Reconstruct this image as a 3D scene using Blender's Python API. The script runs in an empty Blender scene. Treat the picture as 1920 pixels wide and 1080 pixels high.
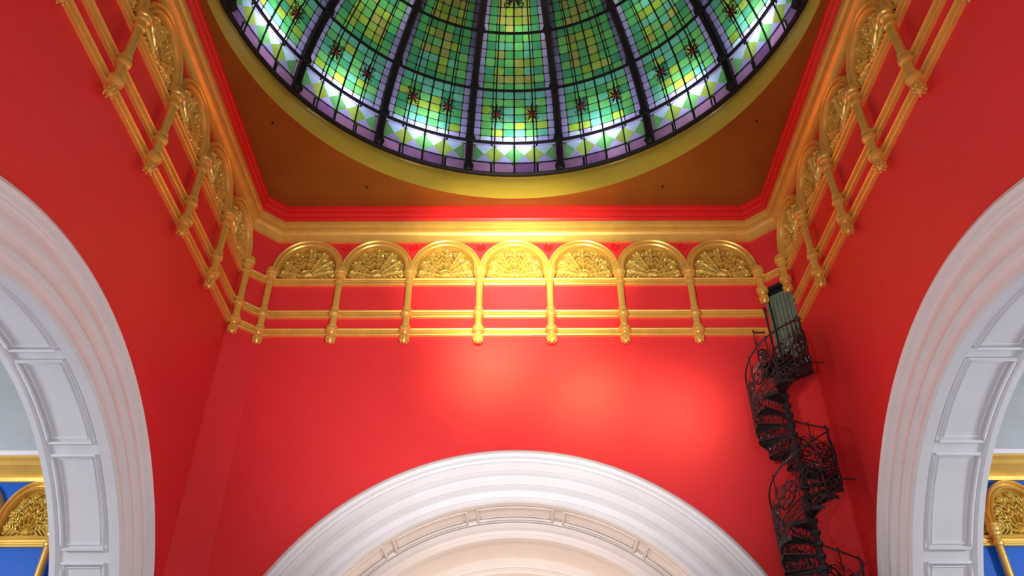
import bpy, math, random
from math import sin, cos, pi, radians, sqrt, atan2, tan
random.seed(7)
D = 12.0
CH = 1.6
YC = .585
scene = bpy.context.scene
scene.view_settings.view_transform = 'Standard'
scene.view_settings.look = 'None'

# ---------------------------------------------------------------- materials
def new_mat(name):
    m = bpy.data.materials.new(name); m.use_nodes = True
    nt = m.node_tree; nt.nodes.clear()
    return m, nt, nt.nodes, nt.links

def paint(name, col, rough=.5, metal=0.0, var=.08, nscale=3.0, bump=0.0, bscale=40.0, spec=.5, coat=0):
    m, nt, N, L = new_mat(name)
    out = N.new('ShaderNodeOutputMaterial'); b = N.new('ShaderNodeBsdfPrincipled')
    L.new(b.outputs[0], out.inputs[0])
    tc = N.new('ShaderNodeTexCoord'); nz = N.new('ShaderNodeTexNoise')
    nz.inputs['Scale'].default_value = nscale; nz.inputs['Detail'].default_value = 6
    L.new(tc.outputs['Object'], nz.inputs['Vector'])
    rp = N.new('ShaderNodeValToRGB')
    rp.color_ramp.elements[0].position = .3; rp.color_ramp.elements[1].position = .7
    rp.color_ramp.elements[0].color = (*[c*(1-var) for c in col], 1)
    rp.color_ramp.elements[1].color = (*[min(1, c*(1+var)) for c in col], 1)
    L.new(nz.outputs[0], rp.inputs[0]); L.new(rp.outputs[0], b.inputs['Base Color'])
    b.inputs['Roughness'].default_value = rough
    b.inputs['Metallic'].default_value = metal
    b.inputs['Specular IOR Level'].default_value = spec
    if bump > 0:
        n2 = N.new('ShaderNodeTexNoise'); n2.inputs['Scale'].default_value = bscale
        L.new(tc.outputs['Object'], n2.inputs['Vector'])
        bp = N.new('ShaderNodeBump'); bp.inputs['Strength'].default_value = bump
        bp.inputs['Distance'].default_value = .02
        L.new(n2.outputs[0], bp.inputs['Height']); L.new(bp.outputs[0], b.inputs['Normal'])
    return m

M_RED = paint('red_wall_paint', (.78, .036, .042), .5, var=.04, nscale=.8, bump=.03, bscale=30, spec=.3)
M_REDTRIM = paint('red_trim_paint', (.78, .018, .018), .35, var=.03)
M_WHITE = paint('white_plaster', (.79, .80, .84), .5, var=.03, nscale=2, bump=.03)
M_CREAM = paint('cream_plaster', (.80, .73, .69), .5, var=.03, nscale=2)
M_GOLD = paint('gold_leaf', (.88, .57, .13), .34, .45, var=.08, nscale=5, bump=.05, bscale=25)
M_GOLDO = paint('gold_ornament', (.88, .66, .16), .30, .5, var=.12, nscale=10, bump=.15, bscale=30)
M_GOLDB = paint('gold_ornament_ground', (.42, .25, .035), .45, .5, var=.2, nscale=10, bump=.2, bscale=30)
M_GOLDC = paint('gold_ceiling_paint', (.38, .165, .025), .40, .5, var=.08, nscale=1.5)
M_GOLDR = paint('gold_drum_paint', (.90, .62, .07), .42, .22, var=.04, nscale=2)
M_BLUE = paint('blue_wall_paint', (.008, .12, .62), .5, var=.05, spec=.3)
M_GREY = paint('pale_grey_plaster', (.50, .57, .60), .6, var=.04)
M_IRON = paint('black_iron', (.045, .043, .048), .30, .5, var=.2, nscale=20)
M_LEAD = paint('dome_rib_iron', (.020, .018, .024), .45, .4, var=.2, nscale=6)
M_RIB = paint('dome_rib_bronze', (.035, .030, .032), .5, .3, var=.2, nscale=6)
M_DOOR = paint('grey_green_door', (.17, .24, .18), .5, var=.2, nscale=12)
M_DARK = paint('dark_recess', (.012, .01, .01), .8)
M_FLOOR = paint('floor_tiles', (.50, .43, .38), .35, var=.2, nscale=1.5)
M_COPPER = paint('copper_roof', (.05, .06, .055), .8, var=.2)

def glass_mat():
    m, nt, N, L = new_mat('stained_glass')
    out = N.new('ShaderNodeOutputMaterial')
    at = N.new('ShaderNodeVertexColor'); at.layer_name = 'Col'
    uv = N.new('ShaderNodeUVMap'); uv.uv_map = 'UVMap'
    sp = N.new('ShaderNodeSeparateXYZ'); L.new(uv.outputs[0], sp.inputs[0])
    def math_(op, a, b=None, v=None):
        n = N.new('ShaderNodeMath'); n.operation = op
        if hasattr(a, 'links'): L.new(a, n.inputs[0])
        else: n.inputs[0].default_value = a
        if b is not None:
            if hasattr(b, 'links'): L.new(b, n.inputs[1])
            else: n.inputs[1].default_value = b
        return n.outputs[0]
    ax = math_('ABSOLUTE', math_('SUBTRACT', sp.outputs[0], .5))
    ay = math_('ABSOLUTE', math_('SUBTRACT', sp.outputs[1], .5))
    line = math_('GREATER_THAN', math_('MAXIMUM', ax, ay), .455)
    dia = math_('GREATER_THAN', math_('ADD', ax, ay), .78)
    tc = N.new('ShaderNodeTexCoord'); nz = N.new('ShaderNodeTexNoise')
    nz.inputs['Scale'].default_value = 5; nz.inputs['Detail'].default_value = 8
    L.new(tc.outputs['Object'], nz.inputs['Vector'])
    mr = N.new('ShaderNodeMapRange'); mr.inputs[3].default_value = .65; mr.inputs[4].default_value = 1.25
    L.new(nz.outputs[0], mr.inputs[0])
    mx = N.new('ShaderNodeMixRGB'); mx.blend_type = 'MULTIPLY'; mx.inputs[0].default_value = 1
    L.new(at.outputs[0], mx.inputs[1]); L.new(mr.outputs[0], mx.inputs[2])
    m2 = N.new('ShaderNodeMixRGB'); L.new(dia, m2.inputs[0]); L.new(mx.outputs[0], m2.inputs[1])
    m2.inputs[2].default_value = (.12, .16, .05, 1)
    m3 = N.new('ShaderNodeMixRGB'); L.new(line, m3.inputs[0]); L.new(m2.outputs[0], m3.inputs[1])
    m3.inputs[2].default_value = (.010, .012, .012, 1)
    tr = N.new('ShaderNodeBsdfTranslucent'); L.new(m3.outputs[0], tr.inputs[0])
    gl = N.new('ShaderNodeBsdfGlossy'); gl.inputs['Roughness'].default_value = .25
    ms = N.new('ShaderNodeMixShader'); ms.inputs[0].default_value = .03
    L.new(tr.outputs[0], ms.inputs[1]); L.new(gl.outputs[0], ms.inputs[2])
    L.new(ms.outputs[0], out.inputs[0])
    return m
M_GLASS = glass_mat()

# ---------------------------------------------------------------- builder
class MB:
    def __init__(s): s.v=[]; s.f=[]; s.m=[]
    def add(s, vs, fs, mi=0):
        o=len(s.v); s.v += vs
        for f in fs: s.f.append(tuple(i+o for i in f)); s.m.append(mi)
    def quad(s, a,b,c,d, mi=0): s.add([a,b,c,d],[(0,1,2,3)],mi)
    def box(s, x0,x1,y0,y1,z0,z1, mi=0):
        v=[(x,y,z) for x in (x0,x1) for y in (y0,y1) for z in (z0,z1)]
        s.add(v,[(0,1,3,2),(4,6,7,5),(0,4,5,1),(2,3,7,6),(0,2,6,4),(1,5,7,3)],mi)
    def grid(s, rows, mi=0, closed_u=False, closed_v=False):
        nu=len(rows); nv=len(rows[0]); vs=[p for r in rows for p in r]; fs=[]
        for i in range(nu if closed_u else nu-1):
            for j in range(nv if closed_v else nv-1):
                i2=(i+1)%nu; j2=(j+1)%nv
                fs.append((i*nv+j, i*nv+j2, i2*nv+j2, i2*nv+j))
        s.add(vs,fs,mi)
    def lathe(s, prof, cx,cy, n=16, mi=0):
        rows=[[(cx+r*cos(2*pi*k/n), cy+r*sin(2*pi*k/n), z) for k in range(n)] for r,z in prof]
        s.grid(rows,mi,closed_v=True)
    def tube(s, pts, r, n=6, mi=0, closed=False):
        rows=[]; N_=len(pts)
        for i,p in enumerate(pts):
            if closed: a=pts[(i-1)%N_]; b=pts[(i+1)%N_]
            else: a=pts[max(i-1,0)]; b=pts[min(i+1,N_-1)]
            t=[b[k]-a[k] for k in range(3)]; l=sqrt(sum(q*q for q in t)) or 1; t=[q/l for q in t]
            up=(0,0,1) if abs(t[2])<.9 else (1,0,0)
            u=(t[1]*up[2]-t[2]*up[1], t[2]*up[0]-t[0]*up[2], t[0]*up[1]-t[1]*up[0])
            l=sqrt(sum(q*q for q in u)); u=[q/l for q in u]
            w=(t[1]*u[2]-t[2]*u[1], t[2]*u[0]-t[0]*u[2], t[0]*u[1]-t[1]*u[0])
            rows.append([tuple(p[k]+r*(cos(2*pi*j/n)*u[k]+sin(2*pi*j/n)*w[k]) for k in range(3)) for j in range(n)])
        s.grid(rows,mi,closed_u=closed,closed_v=True)
    def blob(s, c, ax, ang, nu=8, nv=6, mi=0):
        rows=[]
        for i in range(nv+1):
            th=pi*i/nv; row=[]
            for j in range(nu):
                ph=2*pi*j/nu
                a=ax[0]*cos(th); b=ax[1]*sin(th)*cos(ph); o=ax[2]*sin(th)*sin(ph)
                row.append((c[0]+a*cos(ang)-b*sin(ang), c[1]+o, c[2]+a*sin(ang)+b*cos(ang)))
            rows.append(row)
        s.grid(rows,mi,closed_v=True)
    def mesh(s, name, mats, smooth=True, angle=35):
        me=bpy.data.meshes.new(name)
        me.from_pydata([(x*D,y*D,z*D) for x,y,z in s.v],[],s.f)
        for m in mats: me.materials.append(m)
        me.polygons.foreach_set('material_index', s.m)
        me.update()
        import bmesh
        bm=bmesh.new(); bm.from_mesh(me)
        bmesh.ops.remove_doubles(bm, verts=bm.verts, dist=1e-5)
        bmesh.ops.dissolve_degenerate(bm, dist=1e-6, edges=bm.edges)
        bmesh.ops.recalc_face_normals(bm, faces=bm.faces)
        bm.to_mesh(me); bm.free()
        if smooth:
            me.polygons.foreach_set('use_smooth',[True]*len(me.polygons))
            me.set_sharp_from_angle(angle=radians(angle))
        return me

def empty(name, loc=(0,0), rot=0):
    e=bpy.data.objects.new(name,None); scene.collection.objects.link(e)
    e.location=(loc[0]*D,loc[1]*D,CH); e.rotation_euler[2]=rot; e.empty_display_size=.2
    return e
def obj(name, me, parent=None, loc=(0,0,0), rot=0, scale=None):
    o=bpy.data.objects.new(name,me); scene.collection.objects.link(o)
    if parent: o.parent=parent; o.location=(loc[0]*D,loc[1]*D,loc[2]*D)
    else: o.location=(loc[0]*D,loc[1]*D,loc[2]*D+CH)
    o.rotation_euler[2]=rot
    if scale: o.scale=scale
    return o

W=.415; HB=.378; ZF=-CH/D; ZC=.89; ZS=.0957
BACK=((0,1.0),0.0); LEFT=((-W,YC),pi/2); RIGHT=((W,YC),-pi/2)

# ---------------------------------------------------------------- walls with arch openings
def wall_arch(name, fr, ro, hb):
    b=MB(); zt=ZC
    c1=atan2(zt-ZS,hb)
    angs=sorted(set([pi*k/64 for k in range(65)]+[c1,pi-c1]))
    def outp(a):
        cx,cz=cos(a),sin(a)
        t=1e9
        if abs(cx)>1e-6: t=min(t,hb/abs(cx))
        if cz>1e-6: t=min(t,(zt-ZS)/cz)
        return (cx*t,0,ZS+cz*t)
    for a,a2 in zip(angs[:-1],angs[1:]):
        b.quad((ro*cos(a),0,ZS+ro*sin(a)),outp(a),outp(a2),(ro*cos(a2),0,ZS+ro*sin(a2)))
    for sg in (-1,1):
        b.quad((sg*ro,0,ZF),(sg*hb,0,ZF),(sg*hb,0,ZS),(sg*ro,0,ZS))
    return obj(name,b.mesh(name,[M_RED],False),None,(*fr[0],0),fr[1])
wall_arch('wall_back',BACK,.345,HB)
wall_arch('wall_left',LEFT,.352,HB)
wall_arch('wall_right',RIGHT,.352,HB)
# chamfer walls
hc=sqrt(2)*.037/2
b=MB(); b.quad((-hc,0,ZF),(hc,0,ZF),(hc,0,ZC),(-hc,0,ZC)); obj('wall_corner_left',b.mesh('wall_corner_left',[M_RED],False),None,(-.3965,.9815,0),pi/4)
DZ0,DZ1,DH=.566,.730,.0215
b=MB()
b.quad((-hc,0,ZF),(hc,0,ZF),(hc,0,DZ0),(-hc,0,DZ0)); b.quad((-hc,0,DZ1),(hc,0,DZ1),(hc,0,ZC),(-hc,0,ZC))
for s_ in (-1,1): b.quad((s_*hc,0,DZ0),(s_*DH,0,DZ0),(s_*DH,0,DZ1),(s_*hc,0,DZ1))
obj('wall_corner_right',b.mesh('wall_corner_right',[M_RED],False),None,(.3965,.9815,0),-pi/4)
# front: upper wall over the wide front arch
b=MB(); b.quad((-HB,0,.47),(HB,0,.47),(HB,0,ZC),(-HB,0,ZC))
b.quad((-HB,0,.47),(-W,.037,.47),(-W,.037,ZC),(-HB,0,ZC)); b.quad((HB,0,.47),(W,.037,.47),(W,.037,ZC),(HB,0,ZC))
obj('wall_front',b.mesh('wall_front',[M_RED],False),None,(0,YC-W,0))
# floor
b=MB(); b.box(-1.35,1.35,-.5,1.75,ZF-.02,ZF); obj('floor',b.mesh('floor',[M_FLOOR],False))

# door
dp=empty('door_1',(.3965,.9815),-pi/4)
b=MB(); dd=.014
b.quad((-DH,dd,DZ0),(DH,dd,DZ0),(DH,dd,DZ1),(-DH,dd,DZ1),1)
for s_ in (-1,1): b.quad((s_*DH,0,DZ0),(s_*DH,dd,DZ0),(s_*DH,dd,DZ1),(s_*DH,0,DZ1),1)
b.quad((-DH,0,DZ1),(DH,0,DZ1),(DH,dd,DZ1),(-DH,dd,DZ1),1)
b.box(-DH,-DH+.0025,-.001,.004,DZ0,DZ1,0); b.box(DH-.0025,DH,-.001,.004,DZ0,DZ1,0); b.box(-DH,DH,-.001,.004,DZ1-.004,DZ1,1)
obj('frame',b.mesh('frame',[M_DOOR,M_DARK],False),dp)
b=MB()
b.box(-.018,.018,.006,.008,DZ0,DZ1-.012)
for k in range(6):
    x=-.0155+k*.0062; b.box(x-.0018,x+.0018,.0035,.007,DZ0+.004,DZ1-.018)
obj('leaf',b.mesh('leaf',[M_DOOR],False),dp)
b=MB(); b.blob((.013,.002,DZ0+.08),(.003,.0015,.0015),pi/2); obj('handle',b.mesh('handle',[M_IRON]),dp)

# ---------------------------------------------------------------- archways
def arch_sweep(b, prof, mi, n=72, zbot=ZF):
    rows=[]
    path=[('l',1)]+[('a',pi*k/n) for k in range(n+1)]+[('l',-1)]
    for kind,a in path:
        row=[]
        for r,o in prof:
            if kind=='l': row.append((a*r,-o,zbot))
            else: row.append((r*cos(a),-o,ZS+r*sin(a)))
        rows.append(row)
    b.grid(rows,mi)
def archway(fr, ro, dep, soff_mat, faces):
    ri=ro-.072
    e=empty('archway',fr[0],fr[1])
    b=MB()
    prof=[(ro,0),(ro,.007),(ro-.003,.011),(ro-.007,.013),(ro-.011,.011),(ro-.013,.007),(ro-.016,.0065),(ro-.018,.0085),(ro-.020,.0065),(ro-.028,.006),(ro-.030,.010),(ro-.034,.010),(ro-.036,.006),
          (ro-.047,.005),(ro-.049,.009),(ro-.053,.0095),(ro-.056,.005),(ro-.064,.004),(ro-.066,.008),(ro-.070,.008),(ri,.005),(ri,0)]
    arch_sweep(b,prof,0)
    obj('archivolt',b.mesh('archivolt',[M_WHITE],angle=20),e)
    b=MB(); arch_sweep(b,[(ri,.0),(ri,-.006),(ri+.004,-.008),(ri+.004,-dep+.008),(ri,-dep+.006),(ri,-dep)],0)
    for k in range(-3,4):
        a0=radians(90+22*k-9.6); a1=radians(90+22*k+9.6)
        for inset,rr,th in ((0,ri+.0015,.0018),(.0045,ri+.0035,.0009)):
            aa=inset/ri; o0=-.012-inset; o1=-dep+.012+inset
            pts=[]
            for j in range(15): a=a0+aa+(a1-a0-2*aa)*j/14; pts.append((rr*cos(a),-o0,ZS+rr*sin(a)))
            for j in range(15): a=a1-aa-(a1-a0-2*aa)*j/14; pts.append((rr*cos(a),-o1,ZS+rr*sin(a)))
            b.tube(pts,th,5,0,True)
    obj('panelled_soffit',b.mesh('panelled_soffit',[soff_mat],angle=40),e)
    return ri
rb=archway(BACK,.368,.068,M_CREAM,1)
archway(LEFT,.377,.068,M_WHITE,1)
archway(RIGHT,.377,.068,M_WHITE,1)

# back barrel vault with moulded bands
vb=empty('barrel_vault',(0,1.0),0)
b=MB()
pv=[(rb,-.068),(rb-.003,-.068),(rb-.003,-.064),(rb-.008,-.063),(rb-.011,-.067),(rb-.015,-.067),(rb-.017,-.062),(rb-.022,-.064),(rb-.022,-.075),(rb-.018,-.078),
    (rb-.018,-.16),(rb-.022,-.162),(rb-.028,-.163),(rb-.030,-.166),(rb-.034,-.166),(rb-.036,-.170),(rb-.036,-.20),(rb-.030,-.205),(rb-.022,-.21),
    (rb-.018,-.32),(rb-.032,-.325),(rb-.034,-.36),(rb-.018,-.37),(rb-.018,-.65)]
arch_sweep(b,pv,0)
obj('vault_shell',b.mesh('vault_shell',[M_CREAM],angle=25),vb)
b=MB()
pts=[(( rb)*cos(pi*k/40),.65,ZS+rb*sin(pi*k/40)) for k in range(41)]
b.add([(-rb,.65,ZF),(rb,.65,ZF)]+pts,[tuple([0,1]+list(range(2,43)))],0)
obj('end_wall',b.mesh('end_wall',[M_WHITE],False),vb)

# ---------------------------------------------------------------- cornice, ceiling
def octp(o,z):
    w=W-o; q=HB-.4142*o
    return [(w,YC+q,z),(q,YC+w,z),(-q,YC+w,z),(-w,YC+q,z),(-w,YC-q,z),(-q,YC-w,z),(q,YC-w,z),(w,YC-q,z)]
def octsweep(prof,name,mat):
    b=MB(); b.grid([octp(o,z) for o,z in prof],0,closed_v=True)
    return obj(name,b.mesh(name,[mat],True,20))
def cove(p0,p1,n=5,bulge=1):
    r=[]
    for k in range(n+1):
        t=k/n*pi/2
        if bulge>0: r.append((p0[0]+(p1[0]-p0[0])*(1-cos(t)), p0[1]+(p1[1]-p0[1])*sin(t)))
        else: r.append((p0[0]+(p1[0]-p0[0])*sin(t), p0[1]+(p1[1]-p0[1])*(1-cos(t))))
    return r
octsweep([(0,.827),(.004,.827),(.0045,.831),(.003,.8325)]+cove((.0035,.834),(.012,.845),5)+[(.0135,.845),(.0135,.848),(.0120,.849),(.0120,.8515),(.0155,.853),(.0165,.857),(.0165,.8595),(.012,.8605)],'trim_1',M_GOLD)
octsweep([(.012,.8605),(.015,.862),(.017,.866),(.0160,.8675),(.0160,.871),(.0185,.8725),(.0195,.876),(.0180,.8775),(.0180,.882),(.0205,.8835),(.0205,.8895),(.0195,ZC)],'trim_2',M_REDTRIM)
YD=.578
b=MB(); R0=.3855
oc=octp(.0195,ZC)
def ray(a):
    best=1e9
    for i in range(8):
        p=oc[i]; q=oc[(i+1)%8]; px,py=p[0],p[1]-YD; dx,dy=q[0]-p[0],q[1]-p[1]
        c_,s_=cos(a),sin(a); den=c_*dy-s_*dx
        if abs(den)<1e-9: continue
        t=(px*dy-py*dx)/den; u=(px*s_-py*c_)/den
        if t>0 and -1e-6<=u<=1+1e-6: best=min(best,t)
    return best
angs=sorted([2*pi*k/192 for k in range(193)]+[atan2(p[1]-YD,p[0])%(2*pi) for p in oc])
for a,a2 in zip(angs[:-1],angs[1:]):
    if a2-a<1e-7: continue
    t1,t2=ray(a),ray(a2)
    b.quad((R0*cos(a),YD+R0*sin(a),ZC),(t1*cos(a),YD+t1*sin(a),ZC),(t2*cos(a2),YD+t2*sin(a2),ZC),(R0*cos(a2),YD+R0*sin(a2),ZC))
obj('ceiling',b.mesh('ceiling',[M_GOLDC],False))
for x,y in ((-.352,.80),(-.235,.935),(.235,.935),(.352,.80)):
    b=MB(); b.lathe([(0,-.0025),(.001,-.002),(.0012,-.001),(.002,-.0005),(.002,0)],0,0,10); b.tube([(0.001*cos(t),0,-.003+.001*sin(t)) for t in [2*pi*k/10 for k in range(10)]],.0003,5,0,True)
    obj('ceiling_hook',b.mesh('ceiling_hook',[M_IRON]),None,(x,y,ZC))

# ---------------------------------------------------------------- dome
RD=.402; ZD=.957
dome=empty('stained_glass_dome',(0,YD),0)
b=MB(); b.lathe([(.3875,ZC+.0006),(R0,ZC+.0003),(.3860,ZC+.004),(.390,.92),(.3975,.945),(.4045,ZD-.002),(.4045,ZD+.004)],0,0,192)
obj('gold_drum',b.mesh('gold_drum',[M_GOLDR],True,50),dome)
def sp(th,ph,r=None):
    if r is None: r=RD
    t=radians(th); p=radians(ph)
    return (r*cos(t)*cos(p), r*cos(t)*sin(p), ZD+r*sin(t))
verts=[];faces=[];cols=[];uvs=[]
def pane(c4,col):
    o=len(verts); verts.extend([(x*D,y*D,z*D) for x,y,z in c4]); faces.append(tuple(range(o,o+len(c4))))
    cols.append(col)
    if len(c4)==4: uvs.append([(0,0),(1,0),(1,1),(0,1)])
    else: uvs.append([(.05,.05),(.95,.05),(.5,.5)])
LIL=(.42,.35,.64); PUR=(.30,.13,.32); PINK=(.50,.24,.44); PALE=(.48,.58,.74)
G1=(.10,.42,.13); G2=(.17,.52,.14); G3=(.07,.34,.17); YG=(.36,.50,.06); YE=(.44,.42,.10); TEAL=(.15,.48,.32)
MAR=(.22,.02,.07)
def vary(c,a=.18):
    k=1+random.uniform(-a,a); return tuple(min(1,q*k*(1+random.uniform(-.06,.06))) for q in c)
hoops=[0,10,25,40,55,70,80]
for p in range(16):
    a0=p*22.5+90-11.25
    rows=[(0,.8,'dark'),(.8,3.9,'purple'),(3.9,9.2,'diamond'),(9.2,10,'lil')]
    U=lambda u:a0+22.5*u
    def q(t0,t1,u0,u1,c): pane([sp(t0,U(u0)),sp(t0,U(u1)),sp(t1,U(u1)),sp(t1,U(u0))],c)
    for t0,t1,k in rows:
        if k=='diamond':
            for j in range(4):
                u0=.06+.88*j/4;u1=.06+.88*(j+1)/4; ctr=sp((t0+t1)/2,U((u0+u1)/2))
                A,B,C,E=sp(t0,U(u0)),sp(t0,U(u1)),sp(t1,U(u1)),sp(t1,U(u0))
                g1=(.34,.44,.08); g2=(.16,.42,.13)
                pane([A,B,ctr],vary(LIL)); pane([B,C,ctr],vary(g1 if j%2==0 else g2))
                pane([C,E,ctr],vary(PALE)); pane([E,A,ctr],vary(g1 if j%2 else g2))
            q(t0,t1,0,.06,vary(PINK)); q(t0,t1,.94,1,vary(PINK))
        else:
            n=4
            for j in range(n): q(t0,t1,j/n,(j+1)/n,vary({'dark':MAR,'purple':random.choice([PUR,PINK,PINK]),'lil':LIL}[k]))
    for h in range(1,6):
        t0,t1=hoops[h],hoops[h+1]; nr=[0,7,7,7,6,3][h]
        for i in range(nr):
            ta=t0+(t1-t0)*i/nr; tb=t0+(t1-t0)*(i+1)/nr
            q(ta,tb,0,.04,MAR); q(ta,tb,.96,1,MAR)
            q(ta,tb,.04,.115,vary(LIL)); q(ta,tb,.885,.96,vary(LIL))
            nc=6
            for j in range(nc):
                u0=.115+.77*j/nc; u1=.115+.77*(j+1)/nc
                if i==0 and h==1: c=PALE if j%2 else LIL
                elif i==nr-1 and h==1: c=TEAL
                elif h==1: c=random.choice([G1,G2,G2,G3,TEAL,YG])
                elif h==2: c=random.choice([G1,G2,G3]) if j in(0,5) or i in (0,6) else random.choice([G2,YG,YE,G1,TEAL])
                elif h==3: c=random.choice([G1,G3]) if j in(0,5) else (random.choice([YE,YE,YG,G2]))
                else: c=random.choice([YE,G3,G1])
                q(ta,tb,u0,u1,vary(c))
me=bpy.data.meshes.new('glass_panes'); me.from_pydata(verts,[],faces); me.materials.append(M_GLASS)
ca=me.color_attributes.new('Col','FLOAT_COLOR','CORNER'); ul=me.uv_layers.new(name='UVMap')
li=0
for f,c,u in zip(faces,cols,uvs):
    for k in range(len(f)):
        ca.data[li].color=(*c,1); ul.data[li].uv=u[k]; li+=1
me.update(); obj('glass_panes',me,dome)
# ribs etc
b=MB()
for p in range(16):
    ph=p*22.5+90-11.25
    for (hw,r0,r1,mi) in ((.0058,RD-.008,RD+.008,0),(.0024,RD-.011,RD-.007,1)):
        rows=[]
        for k in range(25):
            th=82*k/24; t=radians(th); pr=radians(ph); tx,ty=-sin(pr),cos(pr)
            row=[]
            for r,s_ in ((r0,-1),(r0,1),(r1,1),(r1,-1)):
                x,y,z=sp(th,ph,r); row.append((x+s_*hw*tx,y+s_*hw*ty,z))
            rows.append(row)
        b.grid(rows,mi,closed_v=True)
obj('main_ribs',b.mesh('main_ribs',[M_RIB,M_LEAD],False),dome)
b=MB()
for th,r in ((0,.0040),(10,.0030),(25,.0028),(40,.0028),(55,.0026),(70,.0026),(82,.004)):
    b.tube([sp(th,360*k/128,RD-.003) for k in range(128)],r,6,0,True)
b.tube([sp(3.9,360*k/128,RD-.002) for k in range(128)],.0011,5,0,True)
for p in range(16):
    for j in (1,2,3):
        ph=p*22.5+90-11.25+22.5*(.06+.88*j/4 if j!=2 else .5)
        b.tube([sp(57*k/20,ph,RD-.002) for k in range(21)],.0013 if j!=2 else .0015,5)
    ph=p*22.5+90-11.25
    for th in (1,10,25,40,55,70):
        x,y,z=sp(th,ph,RD-.012); pr=radians(ph)
        rows=[]
        rr=.0085 if th<60 else .006
        n=(cos(radians(th))*cos(pr),cos(radians(th))*sin(pr),sin(radians(th))); u=(-sin(pr),cos(pr),0)
        w=(n[1]*u[2]-n[2]*u[1],n[2]*u[0]-n[0]*u[2],n[0]*u[1]-n[1]*u[0])
        for r,o in ((0,-.003),(rr*.4,-.0025),(rr*.5,-.001),(rr*.9,-.001),(rr,0),(rr,.006)):
            rows.append([tuple((x,y,z)[k]+r*(cos(t)*u[k]+sin(t)*w[k])+o*n[k] for k in range(3)) for t in [2*pi*m/10 for m in range(10)]])
        b.grid(rows,0,closed_v=True)
obj('hoops_and_mullions',b.mesh('hoops_and_mullions',[M_LEAD]),dome)
b=MB()
def P_on(th,ph,a_,c_,r=None):
    return sp(th+math.degrees(a_/RD), ph+math.degrees(c_/(RD*cos(radians(th)))), (RD-.0025) if r is None else r)
def leaf_on(th,ph,r_len,ang,wid,mi=0,off=(0,0)):
    n=8; L_=[];R_=[]
    for k in range(n+1):
        t=k/n; w=wid*sin(pi*t)**.8
        ca_,sa_=cos(ang),sin(ang)
        L_.append(P_on(th,ph,off[0]+r_len*t*ca_-w*sa_, off[1]+r_len*t*sa_+w*ca_)); R_.append(P_on(th,ph,off[0]+r_len*t*ca_+w*sa_, off[1]+r_len*t*sa_-w*ca_))
    b.grid([L_,R_],mi)
def curl(th,ph,cx,cy,r,sg,rot):
    pts=[]
    for j in range(12):
        t=j/11; rr=r*(1-.75*t); an=rot+sg*t*2*pi*1.25
        pts.append(P_on(th,ph,cx+rr*cos(an),cy+rr*sin(an),RD-.003))
    b.tube(pts,r*.17,4,0)
def flourish(th,ph,S):
    for a_,l_,w_ in ((0,.9,.11),(.7,.55,.09),(-.7,.55,.09),(pi,.8,.05),(2.5,.5,.08),(-2.5,.5,.08),(1.57,.45,.08),(-1.57,.45,.08)):
        leaf_on(th,ph,l_*S,a_,w_*S,0)
    for sg in (-1,1):
        curl(th,ph,.55*S,sg*.38*S,.22*S,sg,pi); curl(th,ph,-.35*S,sg*.35*S,.2*S,-sg,0); curl(th,ph,.1*S,sg*.45*S,.16*S,sg,pi/2)
    for a_ in (0,1.26,2.5,3.77,5.03): leaf_on(th,ph,.24*S,a_,.10*S,1,(.0,0))
for p in range(16):
    a0=p*22.5+90-11.25
    for u in (.29,.71): flourish(18.4,a0+22.5*u,.024)
    flourish(49,a0+11.25,.036)
M_FL=paint('painted_glass_flourish',(.03,.02,.02),.6); M_FR=paint('painted_glass_rose',(.45,.03,.06),.5)
obj('flourishes',b.mesh('flourishes',[M_FL,M_FR],False),dome)
b=MB(); b.lathe([(.0001,ZD+RD-.012),(.03,ZD+RD-.012),(.058,ZD+RD*.985-.004)],0,0,32); obj('crown_disc',b.mesh('crown_disc',[M_RIB]),dome)
# outer copper roof dome
b=MB(); b.lathe([(.48*cos(radians(t)),ZD+.02+.48*sin(radians(t))) for t in range(30,91,4)],0,0,64)
for k in range(16):
    pr=radians(k*22.5+90-11.25); x,y=.475*cos(pr),.475*sin(pr)
    b.lathe([(.012,ZC+.01),(.012,ZD+.27)],x*.98,y*.98,8)
obj('copper_roof_dome',b.mesh('copper_roof_dome',[M_COPPER]),empty('outer_dome',(0,YD),0))

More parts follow.
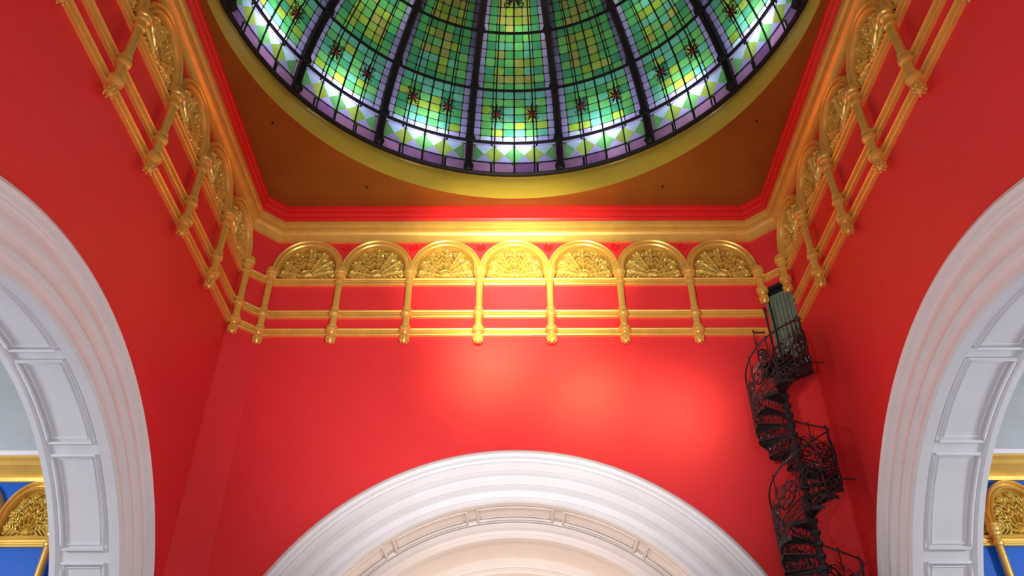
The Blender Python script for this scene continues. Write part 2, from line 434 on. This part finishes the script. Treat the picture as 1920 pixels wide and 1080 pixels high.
# ---------------------------------------------------------------- arcade frieze meshes
PITCH=.1077
ZA=.770
def bay_meshes():
    b=MB(); prof=[(.0560,0),(.0560,.006),(.0552,.0095),(.0535,.0115),(.0515,.0100),(.0510,.0055),(.0485,.0055),(.0480,.009),(.0465,.0105),(.0448,.009),(.0440,.005),(.0438,-.001)]
    rows=[]
    rows.append([(min(r,.0545),-o,.757) for r,o in prof])
    for k in range(33):
        a=pi*k/32; rows.append([(r*cos(a),-o,ZA+r*sin(a)) for r,o in prof])
    rows.append([(-min(r,.0545),-o,.757) for r,o in prof])
    b.grid(rows,0)
    ring=b.mesh('arch_moulding',[M_GOLD],True,20)
    b=MB(); r=.0445
    pts=[(-r,-.0012,.752),(r,-.0012,.752)]+[(r*cos(pi*k/24),-.0012,ZA+r*sin(pi*k/24)) for k in range(25)]
    b.add(pts,[tuple(range(len(pts)))],1)
    zb=.757
    for k in range(7):
        a=pi*(k+.5)/7; b.blob((.0055*cos(a),-.003,zb+.0055*sin(a)),(.0055,.0017,.0035),a)
    b.tube([(.0125*cos(pi*k/14),-.003,zb+.0125*sin(pi*k/14)) for k in range(15)],.0014,6)
    for k in range(7):
        a=pi*(k+.5)/7
        ca_,sa_=cos(a),sin(a)
        Lf=.039+ .013*sa_**2
        for t,l,w in ((.48,.013,.0017),(.78,.010,.0021)):
            b.blob((Lf*t*ca_*1.0,-.0035,zb+Lf*t*sa_),(l,w,.0045),a)
        for t,l in ((.42,.0068),(.57,.0074),(.73,.0074),(.88,.0062)):
            for sg in (-1,1):
                an=a+sg*.78
                b.blob((Lf*t*ca_+l*.78*cos(an),-.0026,zb+Lf*t*sa_+l*.78*sin(an)),(l,.0014,.0036),an,6,5)
        b.blob((Lf*ca_,-.003,zb+Lf*sa_),(.0036,.0030,.0045),a,8,6)
    for k in range(1,7):
        a=pi*k/7; Rr=.034+.011*sin(a)**2
        for sg in (-1,1):
            cx_,cz_=Rr*cos(a)-sg*.0035*sin(a), zb+Rr*sin(a)+sg*.0035*cos(a)
            pts=[]
            for j in range(12):
                t=j/11; rr=.0038*(1-.75*t); an=a+pi+sg*(t*2*pi*1.2)
                pts.append((cx_+rr*cos(an),-.004,cz_+rr*sin(an)))
            b.tube(pts,.0010,5)
    for sg in (-1,1):
        pts=[]
        for j in range(16):
            t=j/15; rr=.0050*(1-.8*t); an=pi/2+sg*t*2*pi*1.4
            pts.append((sg*.0385+rr*cos(an),-.004,zb+.004+rr*sin(an)))
        b.tube(pts,.0012,5)
    fan=b.mesh('palmette_panel',[M_GOLDO,M_GOLDB],True,60)
    return ring,fan
RING,FAN=bay_meshes()
fin=[(0,.6300),(.0025,.6312),(.0048,.635),(.0060,.6395),(.0056,.643),(.0038,.6465),(.0046,.648),(.0086,.6495),(.0093,.6515),(.0093,.6555),(.0086,.657),(.0060,.6585),(.0066,.6605),(.0052,.662)]
def relief(b,cx,cy,z0):
    for r_,zz,n in ((.0056,z0+.0045,7),(.0062,z0+.009,8),(.0050,z0+.0135,7)):
        for k in range(n):
            t=2*pi*k/n+zz*300
            b.blob((cx+r_*cos(t),cy+r_*sin(t),zz),(.0026,.0017,.0017),pi/2,6,4)
CAP=[(.0051,.738),(.0068,.739),(.0072,.742),(.0062,.744),(.0055,.746),(.0055,.750),(.0080,.7515),(.0086,.754),(.0080,.7555),(.0096,.757),(.0102,.760),(.0096,.7625),(.0088,.763),(.0088,.766),(0,.766)]
b=MB(); CO=-.0105
b.lathe(fin+[(.0052,.677),(.0074,.678),(.0084,.680),(.0084,.6835),(.0074,.6855),(.0060,.686),(.0060,.6885),(.0066,.690),(.0066,.692),(.0052,.693)]+CAP,0,CO,16)
relief(b,0,CO,.630)
COL=b.mesh('column',[M_GOLD],True,28)
b=MB(); dz=.070
b.lathe([(r,z+dz) for r,z in fin]+CAP,0,CO,16)
relief(b,0,CO,.630+dz)
COLS=b.mesh('short_column',[M_GOLD],True,28)
b=MB(); rows=[]
for r,o in ((0,.0042),(.0025,.004),(.0032,.0022),(.0052,.0022),(.0062,.003),(.0070,.0015),(.0072,0)):
    rows.append([(r*cos(2*pi*k/20),-o,r*sin(2*pi*k/20)) for k in range(20)])
b.grid(rows,0,closed_v=True); ROSE=b.mesh('roundel',[M_REDTRIM],True,40)

def rail_prof(z0,h):
    return [(0,z0),(.005,z0),(.0056,z0+h*.12),(.0050,z0+h*.26),(.0022,z0+h*.30),(.0022,z0+h*.42),(.0038,z0+h*.45),(.0038,z0+h*.58),(.0022,z0+h*.61),(.0022,z0+h*.70),(.0052,z0+h*.74),(.0062,z0+h*.86),(.0050,z0+h),(0,z0+h)]
def rails(b,s0,s1,which=(0,1,2)):
    for i in which:
        z0,h=((.7405,.0125),(.6800,.0130),(.6478,.0125))[i]
        pr=rail_prof(z0,h)
        b.grid([[(s0,-o,z) for o,z in pr],[(s1,-o,z) for o,z in pr]],0)
        
def arcade(fr, short_at=None):
    e=empty('blind_arcade',fr[0],fr[1])
    for k in range(7):
        s_=(k-3)*PITCH
        obj('arch_moulding',RING,e,(s_,0,0)); obj('palmette_panel',FAN,e,(s_,0,0))
    for k in range(8):
        s_=(k-3.5)*PITCH
        s_=max(-.3765,min(.3765,s_))
        sh = (short_at is not None and k==short_at)
        obj('short_column' if sh else 'column',COLS if sh else COL,e,(s_,0,0))
        if 0<k<7: obj('roundel',ROSE,e,(s_,0,.8175))
    b=MB(); rails(b,-HB,HB)
    obj('rails',b.mesh('rails',[M_GOLD],True,15),e)
    return e
arcade(BACK,7); arcade(LEFT); arcade(RIGHT,0)
b=MB(); rails(b,-hc,hc); obj('trim_3',b.mesh('trim_3',[M_GOLD],True,15),None,(-.3965,.9815,0),pi/4)
b=MB(); rails(b,-hc,hc,(0,)); obj('trim_4',b.mesh('trim_4',[M_GOLD],True,15),None,(.3965,.9815,0),-pi/4)

# ---------------------------------------------------------------- side wings
for sg,nm in ((-1,'left'),(1,'right')):
    YW=.93; x0=sg*.484; x1=sg*1.3
    b=MB()
    b.quad((x0,YW,ZF),(x1,YW,ZF),(x1,YW,.394),(x0,YW,.394),0)
    b.quad((x0,YW,.394),(x1,YW,.394),(x1,YW,.66),(x0,YW,.66),1)
    b.quad((x1,YW,ZF),(x1,.24,ZF),(x1,.24,.66),(x1,YW,.66),1)
    obj('wall_wing_'+nm,b.mesh('wall_wing_'+nm,[M_BLUE,M_GREY],False))
    b=MB(); b.quad((x0,YW,.66),(x1,YW,.66),(x1,.24,.66),(x0,.24,.66),0)
    obj('ceiling_wing_'+nm,b.mesh('ceiling_wing_'+nm,[M_GREY],False))
    b=MB()
    pr=[(0,.392),(.004,.392),(.006,.396),(.004,.399),(.012,.408),(.014,.409),(.014,.414),(.018,.417),(.018,.4195)]
    b.grid([[(x0,YW-o,z) for o,z in pr],[(x1,YW-o,z) for o,z in pr]],0)
    pr=[(.018,.4195),(.020,.4195),(.022,.424),(.020,.427),(.012,.430),(.006,.433),(0,.433)]
    b.grid([[(x0,YW-o,z) for o,z in pr],[(x1,YW-o,z) for o,z in pr]],1)
    obj('trim_wing_'+nm,b.mesh('trim_wing_'+nm,[M_GOLD,M_WHITE],True,25))
    e=empty('blind_arcade',(0,YW),0)
    sx,sz=.66,.92; ptc=PITCH*sx
    base=-.574 if sg<0 else .591
    zoff=.3905-.826*sz
    for k in range(-1,9):
        s_=base+sg*ptc*k
        if abs(s_)<.5: continue
        obj('arch_moulding',RING,e,(s_,0,zoff),0,(sx,1,sz)); obj('palmette_panel',FAN,e,(s_,0,zoff),0,(sx,1,sz))
        obj('column',COL,e,(s_-sg*ptc/2,0,zoff),0,(.8,.8,sz))
    b=MB()
    for z0,h in ((.7405,.0125),):
        pr2=rail_prof(z0*sz+zoff,h)
        b.grid([[(x0,-o,z) for o,z in pr2],[(x1,-o,z) for o,z in pr2]],0)
    obj('rails',b.mesh('rails',[M_GOLD],True,15),e)

# ---------------------------------------------------------------- spiral staircase
SX,SY=.3510,.930; SR=.0435; PT=.166; NS=12; LZ=.567; PH0=0.0
st=empty('spiral_staircase',(SX,SY),0)
def hz(ph): return LZ-PT*(PH0-ph)/360.0
def cp(ph,z,r=None):
    if r is None: r=SR
    p=radians(ph); return (r*cos(p),r*sin(p),z)
b=MB(); b.lathe([(.0001,LZ+.085),(.0018,LZ+.083),(.0026,LZ+.079),(.0018,LZ+.075),(.0015,LZ+.073),(.0015,LZ+.012),(.0042,LZ+.004),(.0042,ZF),(.0001,ZF)],0,0,12)
obj('centre_pole',b.mesh('centre_pole',[M_IRON]),st)
nst=int((LZ-ZF)/(PT/NS))
b=MB()
def wedge(z,a0,a1,th=.0016,n=4,r0=.004,r1=None):
    if r1 is None: r1=SR
    A=[a0+(a1-a0)*k/n for k in range(n+1)]
    for zz in (z,z-th):
        b.add([cp(a,zz,r0) for a in A]+[cp(a,zz,r1) for a in A],[(k,k+1,n+2+k,n+1+k) for k in range(n)])
    b.grid([[cp(a,z,r1) for a in A],[cp(a,z-.005,r1) for a in A]])
    b.grid([[cp(a0,z,r0),cp(a0,z,r1)],[cp(a0,z-th,r0),cp(a0,z-th,r1)]])
    b.grid([[cp(a1,z,r0),cp(a1,z,r1)],[cp(a1,z-th,r0),cp(a1,z-th,r1)]])
for k in range(1,nst+1):
    z=LZ-PT/NS*k; a0=PH0-30*(k-1)
    wedge(z,a0-31,a0+2)
    b.lathe([(.0042,z),(.0065,z-.001),(.0065,z-.005),(.0042,z-.007)],0,0,10)
    for j in range(6):
        r=.009+.0058*j
        b.tube([cp(a0,z,r),cp(a0,z+PT/NS,r)],.0005,4)
    for j in range(4):
        rc=.012+.0082*j; zc=z+PT/NS/2
        b.tube([cp(a0,zc+.004*sin(t),rc+.004*cos(t)) for t in [2*pi*m/8 for m in range(8)]],.0005,4,0,True)
    for aa in (a0-5,a0-15,a0-25): b.tube([cp(aa,z-.002,.006),cp(aa,z-.0035,SR-.001)],.0008,4)
# landing
wedge(LZ,-2,100,.003,14)
q_=.0195; c45=sqrt(.5)
def L2(u,v,z): return (u*c45-v*c45, u*c45+v*c45, z)
DW=(1.378-SX-SY)/sqrt(2)-.0005
for zz in (LZ,LZ-.003): b.quad(L2(.0,-q_,zz),L2(DW,-q_,zz),L2(DW,q_,zz),L2(.0,q_,zz))
for v in (-q_,q_): b.quad(L2(0,v,LZ),L2(DW,v,LZ),L2(DW,v,LZ-.006),L2(0,v,LZ-.006))
obj('treads',b.mesh('treads',[M_IRON],False),st)
# balustrade
b=MB(); RH=.070
def unit(a0,da,zf):
    P=lambda u,h:cp(a0+da*u,zf(a0+da*u)+h,SR)
    wid=radians(abs(da))*SR
    b.tube([P(k/4,RH) for k in range(5)],.0012,6)
    for hh in (.0,.017): b.tube([P(k/4,hh) for k in range(5)],.0010,5)
    b.tube([P(0,-.006),P(0,RH)],.0008,5)
    for hh in (-.006,.017,.050,RH+.002):
        x,y,z=P(0,hh); b.blob((x,y,z),(.0022,.0015,.0015),pi/2,6,4)
    mr=.0128 if wid>.025 else wid*.45; mc=.034
    circ=lambda cu,chh,r,n=16:[P(cu+r*cos(2*pi*m/n)/wid,chh+r*sin(2*pi*m/n)) for m in range(n)]
    b.tube(circ(.5,mc,mr),.0012,5,0,True); b.tube(circ(.5,mc,mr*.38,8),.0010,4,0,True)
    for m in range(6):
        t=2*pi*m/6
        b.tube([P(.5+r_*cos(t+tw)/wid,mc+r_*sin(t+tw)) for r_,tw in ((mr*.38,0),(mr*.7,.5),(mr,.2))],.0009,4)
        t2=t+.5; b.tube([P(.5+(mr*.72*cos(t2)+.0022*cos(q2))/wid,mc+mr*.72*sin(t2)+.0022*sin(q2)) for q2 in [2*pi*j/6 for j in range(6)]],.0006,4,0,True)
    for cu in (.18,.5,.82):
        b.tube(circ(cu,.0085,.0048,8),.0008,4,0,True); b.tube(circ(cu,.0085,.0018,6),.0008,4,0,True)
    for sg in (-1,1):
        b.tube([P(.5+sg*x_,h_) for x_,h_ in ((.05,.048),(.25,.051),(.40,.047),(.44,.053),(.36,.056))],.0006,4)
NB=9  # panels per turn
for k in range(0,int(nst*NB/NS)): unit(PH0-360/NB*k,-360/NB,lambda a:hz(a)-PT/NS*.5)
unit(24,-24,lambda a:LZ); unit(100,-22,lambda a:LZ)
obj('balustrade',b.mesh('balustrade',[M_IRON],True,60),st)
b=MB()
for z in (LZ-.006,LZ-PT-.006,LZ-2*PT,LZ-3*PT):
    b.tube([cp(0,z,SR),(W-SX-.0005,0,z)],.0009,5)
obj('wall_brackets',b.mesh('wall_brackets',[M_IRON]),st)

# ---------------------------------------------------------------- lights
def light(name,kind,loc,energy,col=(1,1,1),target=None,size=.1,angle=None,blend=1,shape=None,sizey=None):
    l=bpy.data.lights.new(name,kind); l.energy=energy; l.color=col
    o=bpy.data.objects.new(name,l); scene.collection.objects.link(o)
    o.location=(loc[0]*D,loc[1]*D,loc[2]*D+CH)
    if kind=='SPOT': l.spot_size=radians(angle); l.spot_blend=blend; l.shadow_soft_size=size
    elif kind=='POINT': l.shadow_soft_size=size
    elif kind=='AREA':
        l.size=size
        if sizey: l.shape='RECTANGLE'; l.size_y=sizey
    if target:
        from mathutils import Vector
        d=Vector([(target[i]-loc[i]) for i in range(3)]); o.rotation_euler=d.to_track_quat('-Z','Y').to_euler()
    return o
GLARE_TINT=(.85,1,.42)  # yellow-green tint that overexposes to peach on the red wall
# added spots, narrow core + wide halo, imitate reflections glaring on the wall
for (sx_,zz,e,c) in ((-.035,.598,1.0,GLARE_TINT),(.100,.560,.85,GLARE_TINT),(.225,.525,.50,(.9,.95,.5))):
    light('added_wall_spot','SPOT',(sx_*.8,.42,zz-.03),2300*e,c,(sx_,1,zz),.55,22)
    light('added_wall_spot','SPOT',(sx_*.8,.42,zz-.03),4400*e,c,(sx_,1,zz),.55,11)
light('added_wall_spot','SPOT',(.0,.45,.60),3000,(1,.94,.66),(.0,1,.765),.05,42)  # added spot, brightens the middle of the arcade
light('added_wall_spot','SPOT',(.0,.48,.66),2400,(1,.97,.75),(.01,1,.775),.2,24)  # second added spot, tighter glow on the central fans
light('added_wall_spot','SPOT',(.0,.30,.25),2500,(1,.94,.90),(.0,1,.60),.3,70)  # added wide spot, lifts the whole back wall
light('atrium_fill','AREA',(0,.05,.10),250,(1,.96,.94),(0,.7,.9),4)  # added area fill near the camera, not a fixture of the atrium
for s_ in (-1,1):
    light('wing_fill','POINT',(s_*.75,.6,.30),420,(.9,.95,1),size=.4)  # added point light, brightens the wing walls
light('vault_lamp','POINT',(0,1.22,.10),225,(1,.82,.68),size=.3)
for k in range(16):
    pr=radians(k*22.5+90)
    light('dome_fill','POINT',(.424*cos(pr),YD+.424*sin(pr),ZD+.085),32,(.80,.88,1),size=.1)  # added outside the glass, imitates window glow in the lowest panes
    if k%2==0: light('dome_fill','POINT',(.36*cos(pr),YD+.36*sin(pr),ZD+.31),32,(.9,1,.85),size=.12)  # upper ring added behind the glass to brighten the higher panes

w=bpy.data.worlds.new('sky'); scene.world=w; w.use_nodes=True
w.node_tree.nodes['Background'].inputs[0].default_value=(.88,.94,1,1)
w.node_tree.nodes['Background'].inputs[1].default_value=.48

# ---------------------------------------------------------------- camera
cd=bpy.data.cameras.new('camera'); co=bpy.data.objects.new('camera',cd); scene.collection.objects.link(co)
cd.sensor_width=36; cd.lens=36*1510/1920; cd.clip_start=.05; cd.clip_end=200
co.location=(0,0,CH); co.rotation_euler=(radians(90+36.4),0,.0041)
scene.camera=co
